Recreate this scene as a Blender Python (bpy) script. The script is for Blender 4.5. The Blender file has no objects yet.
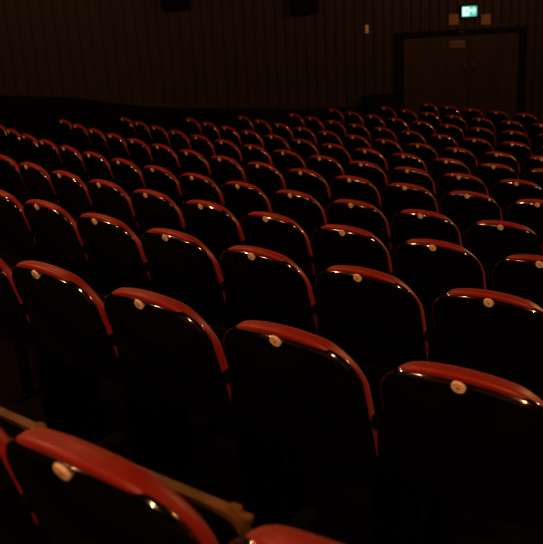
import bpy, bmesh, math, random
from mathutils import Vector, Matrix
random.seed(4)
scn = bpy.context.scene
col = scn.collection

# ---------------------------------------------------------------- camera
HB = 0.88                                   # height of a seat number badge above its tread
CAM = Vector((0.0, 0.0, 0.782 + HB))
right = Vector((0.86590494, 0.49842896, -0.04215688))
up = Vector((-0.09686936, 0.24977589, 0.96344607))
fwd = Vector((-0.4907392, 0.830169, -0.26456468))
cd = bpy.data.cameras.new('camera'); cam = bpy.data.objects.new('camera', cd); col.objects.link(cam)
m = Matrix((right, up, -fwd)).transposed().to_4x4(); m.translation = CAM
cam.matrix_world = m
cd.sensor_width = 36.0; cd.lens = 725.7 / 544 * 36.0
cd.shift_x = -30.5 / 544; cd.shift_y = -77.5 / 544
cd.dof.use_dof = True; cd.dof.focus_distance = 3.2; cd.dof.aperture_fstop = 4.0
cd.clip_start = 0.05
scn.camera = cam

# ---------------------------------------------------------------- world, lights, exposure
w = bpy.data.worlds.new('dark_hall'); scn.world = w; w.use_nodes = True
w.node_tree.nodes['Background'].inputs[0].default_value = (0.9, 0.5, 0.3, 1)
w.node_tree.nodes['Background'].inputs[1].default_value = 0.0
scn.view_settings.view_transform = 'Standard'; scn.view_settings.look = 'None'
scn.view_settings.exposure = 0.18; scn.view_settings.gamma = 1.0; scn.view_settings.use_curve_mapping = False

def lamp(name, loc, power, colour, radius):
    l = bpy.data.lights.new(name, 'POINT'); l.energy = power; l.color = colour; l.shadow_soft_size = radius
    o = bpy.data.objects.new(name, l); o.location = loc; col.objects.link(o); return o
WARM = (1.0, 0.42, 0.155)
LAMPS = [
    ((2.1, -4.4, 4.3), 900), ((1.4, -2.5, 4.45), 430), ((-5.6, -3.6, 3.9), 260),
    ((-5.8, 0.9, 4.1), 480), ((-5.5, 5.0, 4.2), 110),
    ((2.8, 9.0, 4.0), 560), ((3.6, 14.0, 4.0), 640),
]
for loc, p in LAMPS:
    lamp('ceiling_spotlight', loc, p, WARM, 0.08)

# ---------------------------------------------------------------- materials
def mat(name, base, rough, spec=0.5, noise=0.0, nscale=30.0, bump=0.0, sheen=0.0, sheen_tint=(1, 1, 1), metallic=0.0,
        coat=0.0, emit=None, emit_s=0.0, stretch=None):
    M = bpy.data.materials.new(name); M.use_nodes = True
    nt = M.node_tree; b = nt.nodes['Principled BSDF']
    b.inputs['Base Color'].default_value = (*base, 1); b.inputs['Roughness'].default_value = rough
    b.inputs['Specular IOR Level'].default_value = spec; b.inputs['Metallic'].default_value = metallic
    b.inputs['Sheen Weight'].default_value = sheen; b.inputs['Sheen Tint'].default_value = (*sheen_tint, 1)
    b.inputs['Sheen Roughness'].default_value = 0.35
    b.inputs['Coat Weight'].default_value = coat
    if emit:
        b.inputs['Emission Color'].default_value = (*emit, 1); b.inputs['Emission Strength'].default_value = emit_s
    if noise or bump:
        tc = nt.nodes.new('ShaderNodeTexCoord'); n = nt.nodes.new('ShaderNodeTexNoise')
        n.inputs['Scale'].default_value = nscale; n.inputs['Detail'].default_value = 4
        if stretch:
            mp = nt.nodes.new('ShaderNodeMapping'); mp.inputs['Scale'].default_value = stretch
            nt.links.new(tc.outputs['Object'], mp.inputs[0]); nt.links.new(mp.outputs[0], n.inputs['Vector'])
        else:
            nt.links.new(tc.outputs['Object'], n.inputs['Vector'])
        if noise:
            r = nt.nodes.new('ShaderNodeValToRGB')
            r.color_ramp.elements[0].position = 0.3; r.color_ramp.elements[1].position = 0.7
            r.color_ramp.elements[0].color = (*[c * (1 - noise) for c in base], 1)
            r.color_ramp.elements[1].color = (*[min(1, c * (1 + noise)) for c in base], 1)
            nt.links.new(n.outputs['Fac'], r.inputs[0]); nt.links.new(r.outputs[0], b.inputs['Base Color'])
        if bump:
            bp = nt.nodes.new('ShaderNodeBump'); bp.inputs['Strength'].default_value = bump; bp.inputs['Distance'].default_value = 0.002
            nt.links.new(n.outputs['Fac'], bp.inputs['Height']); nt.links.new(bp.outputs[0], b.inputs['Normal'])
    return M
M_velvet = mat('red_upholstery', (0.19, 0.0075, 0.0035), 0.5, 0.35, 0.12, 60, 0.1, 0.2, (1.0, 0.40, 0.30), coat=0.03)
M_velvet.node_tree.nodes['Principled BSDF'].inputs['Coat Roughness'].default_value = 0.22
M_shell = mat('black_gloss', (0.0015, 0.0012, 0.0012), 0.09, 1.0)
M_shell.node_tree.nodes['Principled BSDF'].inputs['IOR'].default_value = 2.1
M_badge = mat('pale_badge', (0.70, 0.54, 0.39), 0.4, 0.4, 0.1, 80)
M_mark = mat('badge_ink', (0.25, 0.11, 0.05), 0.5)
M_ply = mat('ochre_plywood', (0.11, 0.056, 0.013), 0.5, 0.3, 0.25, 18, 0, stretch=(1, 1, 6))
M_black = mat('matte_black', (0.0007, 0.0006, 0.0006), 0.7, 0.03)  # near-black for metal parts, armrests, seat cushions and most seat pans
M_carpet = mat('dark_carpet', (0.0013, 0.0008, 0.0007), 0.95, 0.05, 0.4, 90, 0.3)
M_wall = mat('brown_wood_panel', (0.0085, 0.0047, 0.0032), 0.55, 0.15, 0.35, 3.0, 0, stretch=(4, 4, 0.4))
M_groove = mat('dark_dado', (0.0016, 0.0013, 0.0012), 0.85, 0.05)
M_door = mat('brown_door_wood', (0.0105, 0.0062, 0.0040), 0.5, 0.15, 0.3, 2.5, 0, stretch=(3, 3, 0.5))
M_frame = mat('black_frame', (0.0016, 0.0012, 0.0012), 0.7, 0.05)
M_ceil = mat('dark_ceiling', (0.005, 0.0045, 0.004), 0.9, 0.1, 0.1, 5)
M_plate = mat('tan_plate', (0.15, 0.08, 0.042), 0.6, 0.2, 0.1, 30)
M_label = mat('brown_label', (0.04, 0.024, 0.014), 0.5, 0.3, 0.15, 40)
M_steel = mat('brushed_steel', (0.03, 0.026, 0.023), 0.4, 0.5, metallic=1.0)
M_white = mat('off_white_plastic', (0.42, 0.34, 0.28), 0.5)
M_exit = mat('lit_exit_green', (0.02, 0.25, 0.18), 0.4, emit=(0.08, 0.60, 0.46), emit_s=1.0)
M_exitw = mat('lit_exit_white', (0.6, 0.8, 0.75), 0.4, emit=(0.62, 1.0, 0.90), emit_s=1.0)

# ---------------------------------------------------------------- mesh helpers
def link(name, bm, material, parent=None, smooth=True):
    bmesh.ops.recalc_face_normals(bm, faces=bm.faces)
    me = bpy.data.meshes.new(name); bm.to_mesh(me); bm.free()
    if smooth:
        for p in me.polygons: p.use_smooth = True
    me.materials.append(material)
    o = bpy.data.objects.new(name, me); col.objects.link(o)
    if parent: o.parent = parent
    return o
def box(bm, x0, x1, y0, y1, z0, z1, bevel=0.0):
    t = bmesh.new(); bmesh.ops.create_cube(t, size=1)
    for v in t.verts:
        v.co = Vector(((x0 + x1) / 2 + v.co.x * (x1 - x0), (y0 + y1) / 2 + v.co.y * (y1 - y0), (z0 + z1) / 2 + v.co.z * (z1 - z0)))
    if bevel: bmesh.ops.bevel(t, geom=t.edges[:], offset=bevel, segments=3, affect='EDGES', profile=0.5)
    me = bpy.data.meshes.new('t'); t.to_mesh(me); t.free(); bm.from_mesh(me); bpy.data.meshes.remove(me)
def cyl(bm, c, axis, r, h, seg=24, r2=None):
    t = bmesh.new(); bmesh.ops.create_cone(t, cap_ends=True, segments=seg, radius1=r, radius2=r if r2 is None else r2, depth=h)
    q = Vector((0, 0, 1)).rotation_difference(Vector(axis)).to_matrix().to_4x4(); q.translation = Vector(c)
    bmesh.ops.transform(t, matrix=q, verts=t.verts)
    me = bpy.data.meshes.new('t'); t.to_mesh(me); t.free(); bm.from_mesh(me); bpy.data.meshes.remove(me)
def outline(hw, z0, z1, rt, rb, crown, na=14, ns=14):
    """rounded rectangle in x,z with a slightly crowned top edge; constant point count"""
    pts = []
    rt = max(rt, 0.004); rb = max(rb, 0.004)
    def arc(cx, cz, r, a0, a1):
        for k in range(na + 1):
            a = a0 + (a1 - a0) * k / na; pts.append([cx + r * math.cos(a), cz + r * math.sin(a)])
    arc(hw - rt, z1 - rt, rt, 0, math.pi / 2)
    for k in range(1, ns): pts.append([(hw - rt) * (1 - 2 * k / ns), z1])
    arc(-hw + rt, z1 - rt, rt, math.pi / 2, math.pi)
    for k in range(1, ns): pts.append([-hw, z1 - rt + (z0 + rb - z1 + rt) * k / ns])
    arc(-hw + rb, z0 + rb, rb, math.pi, 1.5 * math.pi)
    for k in range(1, ns): pts.append([(-hw + rb) * (1 - 2 * k / ns), z0])
    arc(hw - rb, z0 + rb, rb, 1.5 * math.pi, 2 * math.pi)
    for k in range(1, ns): pts.append([hw, z0 + rb + (z1 - rt - z0 - rb) * k / ns])
    for p in pts:
        t = max(0.0, (p[1] - (z0 + z1) / 2) / ((z1 - z0) / 2))
        p[1] += crown * t * (1 - (p[0] / hw) ** 2)
    return pts
def loft(hw, z0, z1, rt, rb, crown, rings, bend):
    """closed solid from rings (inset, y)"""
    bm = bmesh.new(); loops = []
    for ins, y in rings:
        o = outline(hw - ins, z0 + ins, z1 - ins, rt - ins * 0.8, rb - ins * 0.8, crown)
        loops.append([bm.verts.new((x, y + bend(x, z), z)) for x, z in o])
    n = len(loops[0])
    for a, b in zip(loops, loops[1:]):
        for i in range(n): bm.faces.new((a[i], a[(i + 1) % n], b[(i + 1) % n], b[i]))
    for lp, (ins, y) in ((loops[0], rings[0]), (loops[-1], rings[-1])):
        zc = (z0 + z1) / 2
        c = bm.verts.new((0, y + bend(0, zc), zc))
        for i in range(n): bm.faces.new((lp[i], lp[(i + 1) % n], c))
    return bm
def empty(name, loc=(0, 0, 0), rz=0.0):
    o = bpy.data.objects.new(name, None); o.empty_display_size = 0.2
    o.location = loc; o.rotation_euler = (0, 0, rz); col.objects.link(o); return o
def tag(o, label, cat, group=None):
    o['label'] = label; o['category'] = cat
    if group: o['group'] = group
    return o
def structure(o): o['kind'] = 'structure'; return o

# ---------------------------------------------------------------- the hall
R0 = 24.856766; PITCH = 0.55
ROW_Y = [0.711, 1.58, 2.478, 3.388, 4.351, 5.315, 6.318, 7.349, 8.396, 9.427, 10.449, 11.463, 12.474]
ROW_Z = [0.0, -0.177, -0.347, -0.518, -0.683, -0.796, -0.928, -1.058, -1.174, -1.259, -1.317, -1.368, -1.415]
ROW_OFF = [-0.935, -2.154, -3.433, -5.642, -7.743, -7.176, -6.487, -7.547, -7.264, -6.8, -6.538, -5.777, -5.24]
ROW_RANGE = [(-1, 1), (-1, 3), (-1, 5), (-1, 9), (-1, 12), (-2, 11), (-3, 9), (0, 11), (0, 10), (0, 9), (0, 8), (0, 6), (0, 5)]

# wall seen beyond the rows: a straight plane given by two points in plan
def plan(x, depth):
    """plan point on the vertical plane through a direction, at a distance along the view axis"""
    d = fwd + right * ((x - 302.0) / 725.7); p = CAM + d * depth
    return Vector((p.x, p.y))
WA = plan(30, 14.6); WB = plan(460, 17.0)
wdir = (WB - WA).normalized(); wnorm = Vector((-wdir.y, wdir.x))       # points away from the hall
WROT = math.atan2(wdir.y, wdir.x)
def wall_local(x, y):
    """pixel -> coordinate along the wall and height, from the wall origin WA"""
    d = fwd + right * ((x - 301.99) / 725.7) - up * ((y - 194.5) / 725.7)
    t = (WA - Vector((CAM.x, CAM.y))).dot(wnorm) / Vector((d.x, d.y)).dot(wnorm)
    p = CAM + d * t
    return (Vector((p.x, p.y)) - WA).dot(wdir), p.z
def wall_root(name, s, z):
    p = WA + wdir * s
    return empty(name, (p.x, p.y, z), WROT)
S0, S1 = wall_local(-60, 60)[0], wall_local(640, 60)[0]
FLOOR_END = ROW_Z[-1] - 0.05

# stepped floor
bm = bmesh.new(); NA = 60; TH0, TH1 = -0.95, 0.55
edges_r = [R0 - (y - 0.26) for y in ROW_Y] ; edges_r = [R0 + 2.2] + edges_r + [R0 - (ROW_Y[-1] + 6.5)]
tread_z = [0.178] + ROW_Z
def ringpts(r, z):
    return [bm.verts.new((r * math.sin(TH0 + (TH1 - TH0) * k / NA), R0 - r * math.cos(TH0 + (TH1 - TH0) * k / NA), z)) for k in range(NA + 1)]
prev = None
for i, z in enumerate(tread_z):
    a = ringpts(edges_r[i], z); b = ringpts(edges_r[i + 1], z)
    for k in range(NA): bm.faces.new((a[k], a[k + 1], b[k + 1], b[k]))
    if prev:
        for k in range(NA): bm.faces.new((prev[k], prev[k + 1], a[k + 1], a[k]))
    prev = b
structure(link('floor', bm, M_carpet, smooth=False))

# panelled wall: boards between recessed grooves
bm = bmesh.new()
ZT = 4.6
box(bm, S0, S1, 0.03, 0.25, -2.2, ZT)
s = S0; PB = 0.215
ds0, dz1 = wall_local(396, 33); ds1, _ = wall_local(524, 33)
while s < S1:
    wdt = PB - 0.035
    box(bm, s, s + wdt, 0.0, 0.035, -2.2, ZT, 0.006)
    s += PB
wl = link('wall_left', bm, M_wall, smooth=False); structure(wl)
wl.location = (WA.x, WA.y, 0); wl.rotation_euler = (0, 0, WROT)

# black raked dado at the foot of the wall
bm = bmesh.new()
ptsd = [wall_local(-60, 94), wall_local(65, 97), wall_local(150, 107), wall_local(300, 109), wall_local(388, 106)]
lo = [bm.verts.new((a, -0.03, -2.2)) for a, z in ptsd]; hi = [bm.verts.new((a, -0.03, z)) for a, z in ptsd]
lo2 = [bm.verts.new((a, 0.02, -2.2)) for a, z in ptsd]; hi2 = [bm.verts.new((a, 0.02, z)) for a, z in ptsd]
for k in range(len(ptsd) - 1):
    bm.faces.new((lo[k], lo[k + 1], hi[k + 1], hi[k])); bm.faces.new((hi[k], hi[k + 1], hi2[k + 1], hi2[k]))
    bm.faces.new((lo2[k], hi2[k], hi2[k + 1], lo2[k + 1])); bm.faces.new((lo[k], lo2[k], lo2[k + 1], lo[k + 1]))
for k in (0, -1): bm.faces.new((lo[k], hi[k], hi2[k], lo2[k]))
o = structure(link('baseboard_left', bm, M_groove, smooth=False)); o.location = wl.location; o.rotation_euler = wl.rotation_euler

# ceiling
bm = bmesh.new()
box(bm, -16, 12, -3, 24, ZT, ZT + 0.2)
structure(link('ceiling', bm, M_ceil, smooth=False))

# ---------------------------------------------------------------- door with frame, leaves, handles, plate
fz = FLOOR_END
door = empty('door_1', (WA.x, WA.y, 0), WROT); door['kind'] = 'structure'
zt = wall_local(460, 29.5)[1]
fw = 0.14
bm = bmesh.new()
box(bm, ds0 - 0.02, ds0 + fw, -0.10, -0.002, fz, zt, 0.01); box(bm, ds1 - fw, ds1 + 0.02, -0.10, -0.002, fz, zt, 0.01)
box(bm, ds0 + fw, ds1 - fw, -0.10, -0.002, zt - 0.12, zt, 0.01)
structure(link('door_frame', bm, M_frame, door, smooth=False))
mid = wall_local(468, 60)[0]
for a, b in ((ds0 + fw, mid - 0.005), (mid + 0.005, ds1 - fw)):
    bm = bmesh.new(); box(bm, a, b, -0.055, -0.002, fz + 0.01, zt - 0.125, 0.004)
    structure(link('door_leaf', bm, M_door, door, smooth=False))
for sx in (-0.09, 0.09):
    bm = bmesh.new(); hz = wall_local(470, 68)[1]
    box(bm, mid + sx - 0.03, mid + sx + 0.03, -0.063, -0.055, hz - 0.12, hz + 0.12, 0.003)
    cyl(bm, (mid + sx, -0.085, hz + 0.04), (0, 1, 0), 0.012, 0.06)
    box(bm, min(mid + sx, mid + sx * 2.4), max(mid + sx, mid + sx * 2.4), -0.118, -0.100, hz + 0.03, hz + 0.05, 0.006)
    structure(link('door_handle', bm, M_steel, door))
bm = bmesh.new(); sa, za = wall_local(459, 31.5)
box(bm, sa - 0.06, sa + 0.06, -0.14, -0.10, za - 0.03, za + 0.025, 0.006)
structure(link('door_closer', bm, M_steel, door, smooth=False))

# plate on the left leaf
s_, z_ = wall_local(456, 44); r = wall_root('door_plate', s_, z_); hw = abs(wall_local(464, 44)[0] - s_)
bm = bmesh.new(); box(bm, -hw, hw, -0.064, -0.055, -0.075, 0.075, 0.003); link('plate_panel', bm, M_label, r, smooth=False)
bm = bmesh.new(); box(bm, -hw * .85, hw * .85, -0.067, -0.0645, 0.045, 0.06); box(bm, -hw * .85, hw * .85, -0.067, -0.0645, -0.06, -0.05)
link('border_strip', bm, M_plate, r, smooth=False)
tag(r, 'small brown plate fixed high on the left leaf of the double door', 'sign')

# two tan plates flanking the exit sign
for px, txt in ((453, 'tan square wall plate on the left side of the exit sign'), (485, 'tan square wall plate on the right side of the exit sign')):
    s_, z_ = wall_local(px, 19.5); r = wall_root('wall_plate', s_, z_)
    bm = bmesh.new(); box(bm, -.115, .115, -0.05, 0.0, -.115, .115, .008); link('housing', bm, M_plate, r, smooth=False)
    bm = bmesh.new(); box(bm, -.085, .085, -0.056, -0.048, -.085, .085, .006); link('front_cover', bm, M_plate, r, smooth=False)
    tag(r, txt, 'plate', 'tan plates beside the exit sign')

# exit sign: green box lit from inside, white door and arrow half, running figure half
s_, z_ = wall_local(467.3, 11.3); r = wall_root('exit_sign', s_, z_)
hw, hh = 0.175, 0.105
bm = bmesh.new(); box(bm, -hw - .02, hw + .02, -0.10, 0.0, -hh - .02, hh + .02, .006); link('housing', bm, M_frame, r, smooth=False)
bm = bmesh.new(); box(bm, -hw, hw, -0.106, -0.099, -hh, hh, .002); link('lit_panel', bm, M_exit, r, smooth=False)
bm = bmesh.new()
box(bm, -hw + .012, -0.012, -0.110, -0.105, -hh + .012, hh - .012, 0.001)            # white doorway
box(bm, 0.004, 0.10, -0.110, -0.105, 0.0, 0.04)                                        # arrow shaft
def poly(bm, pts, y0, y1):
    a = [bm.verts.new((x, y0, z)) for x, z in pts]; b = [bm.verts.new((x, y1, z)) for x, z in pts]; n = len(pts)
    bm.faces.new(a); bm.faces.new(list(reversed(b)))
    for i in range(n): bm.faces.new((a[i], b[i], b[(i + 1) % n], a[(i + 1) % n]))
poly(bm, [(0.09, -0.05), (0.155, 0.02), (0.09, 0.09)], -0.110, -0.105)                # arrow head
g = link('pictogram', bm, M_exitw, r, smooth=False)
bm = bmesh.new()                                                                       # running figure
cyl(bm, (-0.075, -0.112, 0.065), (0, 1, 0), 0.015, 0.004)
poly(bm, [(-0.10, 0.04), (-0.065, 0.045), (-0.07, -0.02), (-0.095, -0.015)], -0.114, -0.110)
poly(bm, [(-0.095, -0.01), (-0.08, -0.01), (-0.115, -0.085), (-0.13, -0.085)], -0.114, -0.110)
poly(bm, [(-0.085, -0.01), (-0.07, -0.01), (-0.04, -0.05), (-0.05, -0.06)], -0.114, -0.110)
poly(bm, [(-0.065, 0.04), (-0.035, 0.005), (-0.045, -0.002), (-0.075, 0.025)], -0.114, -0.110)
link('running_figure', bm, M_exit, r, smooth=False)
tag(r, 'glowing green exit sign high above the double door', 'sign')

# small pale fitting on the wall, speakers, black box at the foot of the wall
s_, z_ = wall_local(366.5, 29); r = wall_root('wall_switch', s_, z_)
bm = bmesh.new(); box(bm, -.035, .035, -0.03, 0.0, -.085, .085, .006); link('switch_plate', bm, M_white, r, smooth=False)
bm = bmesh.new(); box(bm, -.014, .014, -0.04, -0.028, -.03, .03, .004); link('rocker', bm, M_white, r, smooth=False)
tag(r, 'small pale upright wall switch left of the double door', 'switch')
for (x0, x1, y1, txt) in ((290, 315, 13.5, 'black wall loudspeaker hung at the top of the picture, left of the exit sign'),
                          (161, 189, 9.5, 'black wall loudspeaker hung high over the dark left part of the wall')):
    sa, za = wall_local(x0, y1); sb, _ = wall_local(x1, y1); c = (sa + sb) / 2; hw = (sb - sa) / 2
    r = wall_root('wall_speaker', c, za)
    bm = bmesh.new(); box(bm, -hw, hw, -0.30, -0.04, 0.0, 0.72, .015); link('cabinet', bm, M_frame, r, smooth=False)
    bm = bmesh.new(); box(bm, -hw * .9, hw * .9, -0.312, -0.30, 0.03, 0.69, .006); link('grille', bm, M_groove, r, smooth=False)
    bm = bmesh.new(); box(bm, -.06, .06, -0.05, 0.0, 0.25, 0.45, .004); link('bracket', bm, M_black, r, smooth=False)
    tag(r, txt, 'loudspeaker', 'wall loudspeakers')
sa, za = wall_local(362, 97); sb, _ = wall_local(394, 97); hw = (sb - sa) / 2
r = wall_root('floor_cabinet', (sa + sb) / 2, fz)
bm = bmesh.new(); box(bm, -hw, hw, -0.45, -0.035, 0.0, za - fz, .01); link('body', bm, M_frame, r, smooth=False)
bm = bmesh.new(); box(bm, -hw - .02, hw + .02, -0.47, -0.033, za - fz, za - fz + 0.03, .006); link('top_board', bm, M_frame, r, smooth=False)
tag(r, 'low black cabinet against the wall just left of the double door', 'cabinet')

# ---------------------------------------------------------------- one theatre seat
def bend(x, z):
    """recline of the back: lower is further forward; sides wrap forward a little"""
    return (0.90 - z) * 0.27 + 0.30 * x * x
def make_seat(wood):
    root = empty('theatre_seat')
    W = 0.248; Z0, Z1 = 0.42, 0.857
    # glossy black moulded back shell, rolled over at its rim
    rings = [(0.014, 0.012), (0.003, 0.011), (0.0, 0.008)]
    for k in range(1, 11):
        a = math.pi / 2 * k / 10; rings.append((0.025 * (1 - math.cos(a)), 0.008 - 0.020 * math.sin(a)))
    for k in range(1, 8):
        t = k / 7; rings.append((0.025 + 0.145 * t, -0.012 - 0.012 * math.sin(t * math.pi / 2)))
    link('back_shell', loft(W, Z0, Z1, 0.090, 0.06, 0.038, rings, bend), M_shell, root)
    # red velvet cushion, standing proud of the shell along the top
    rings = []
    R = 0.014
    rings.append((0.05, 0.000))
    for k in range(0, 7):
        a = math.pi / 2 * k / 6; rings.append((R * (1 - math.sin(a)), -0.002 + R * (1 - math.cos(a))))
    rings.append((0.0, 0.030))
    for k in range(1, 8):
        a = math.pi / 2 * k / 7; rings.append((0.034 * (1 - math.cos(a)), 0.030 + 0.032 * math.sin(a)))
    rings += [(0.08, 0.070), (0.14, 0.076)]
    link('back_cushion', loft(W - 0.001, Z0 + 0.03, Z1 - 0.002, 0.122, 0.06, 0.057, rings, bend), M_velvet, root)
    # number badge
    zb = HB; yb = bend(0, zb) - 0.0135
    bm = bmesh.new(); cyl(bm, (0, yb - 0.001, zb), (0, -1, -0.36), 0.0195, 0.006, 28, 0.0178)
    badge = link('number_badge', bm, M_badge, root, smooth=False)
    bm = bmesh.new(); cyl(bm, (0, yb - 0.0042, zb - 0.0015), (0, -1, -0.36), 0.0042, 0.0016, 14)
    link('badge_mark', bm, M_mark, badge, smooth=False)
    # tipped-up seat: plywood pan in nearest row, black elsewhere; black cushion towards the back
    bm = bmesh.new()
    def pan(bm, hw, t0, t1, lo, hi, rt):
        o = outline(hw, lo, hi, rt, 0.04, 0.0)
        def P(x, z, t): return (x, 0.185 + (0.755 - z) * 0.40 + t, z)
        a = [bm.verts.new(P(x, z, t0)) for x, z in o]; b = [bm.verts.new(P(x, z, t1)) for x, z in o]; n = len(o)
        bm.faces.new(a); bm.faces.new(list(reversed(b)))
        for i in range(n): bm.faces.new((a[i], b[i], b[(i + 1) % n], a[(i + 1) % n]))
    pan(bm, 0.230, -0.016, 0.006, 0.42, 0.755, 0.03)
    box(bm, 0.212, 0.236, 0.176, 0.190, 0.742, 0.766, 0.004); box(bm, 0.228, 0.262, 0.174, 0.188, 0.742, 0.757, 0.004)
    link('seat_pan', bm, M_ply if wood else M_black, root, smooth=False)
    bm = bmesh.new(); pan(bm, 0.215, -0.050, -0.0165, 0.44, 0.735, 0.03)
    link('seat_cushion', bm, M_black, root, smooth=False)
    # armrest on the right: near-black pad on a near-black side panel
    bm = bmesh.new(); box(bm, 0.2555, 0.2925, 0.075, 0.36, 0.62, 0.665, 0.016); link('armrest', bm, M_black, root)
    bm = bmesh.new(); box(bm, 0.262, 0.290, 0.11, 0.36, 0.0, 0.622, 0.006); box(bm, 0.256, 0.293, 0.08, 0.42, 0.0, 0.02, 0.004)
    link('side_panel', bm, M_black, root, smooth=False)
    # hinge beam and legs
    bm = bmesh.new(); box(bm, -0.245, 0.262, 0.27, 0.33, 0.36, 0.41, 0.008); link('hinge_beam', bm, M_black, root, smooth=False)
    for x in (-0.17, 0.17):
        bm = bmesh.new(); box(bm, x - 0.02, x + 0.02, 0.28, 0.32, 0.0, 0.362, 0.004); box(bm, x - 0.04, x + 0.04, 0.22, 0.38, 0.0, 0.012, 0.003)
        link('leg', bm, M_black, root, smooth=False)
    return root
def copy_tree(o, parent=None):
    c = o.copy(); col.objects.link(c)
    if parent: c.parent = parent
    for ch in list(o.children): copy_tree(ch, c)
    return c
ORD = 'first second third fourth fifth sixth seventh eighth ninth tenth eleventh twelfth thirteenth fourteenth fifteenth sixteenth'.split()
ROWN = ['nearest row'] + [f'{ORD[k]} row from the camera' for k in range(1, 12)] + ['farthest row']
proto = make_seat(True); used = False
for rr in range(13):
    Rr = R0 - ROW_Y[rr]
    i0, i1 = ROW_RANGE[rr]
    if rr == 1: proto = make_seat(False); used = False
    for i in range(i0, i1 + 1):
        th = (ROW_OFF[rr] + i * PITCH) / Rr
        o = proto if not used else copy_tree(proto); used = True
        o.location = (Rr * math.sin(th), R0 - Rr * math.cos(th), ROW_Z[rr]); o.rotation_euler = (0, 0, th)
        n = i - i0
        if rr >= 5: lab = f'red and black theatre seat, {ORD[n]} from the wall end, {ROWN[rr]}'
        else: lab = f'red and black theatre seat, {ORD[n]} from the left in the {ROWN[rr]}'
        tag(o, lab, 'seat', 'theatre seats in curved rows')
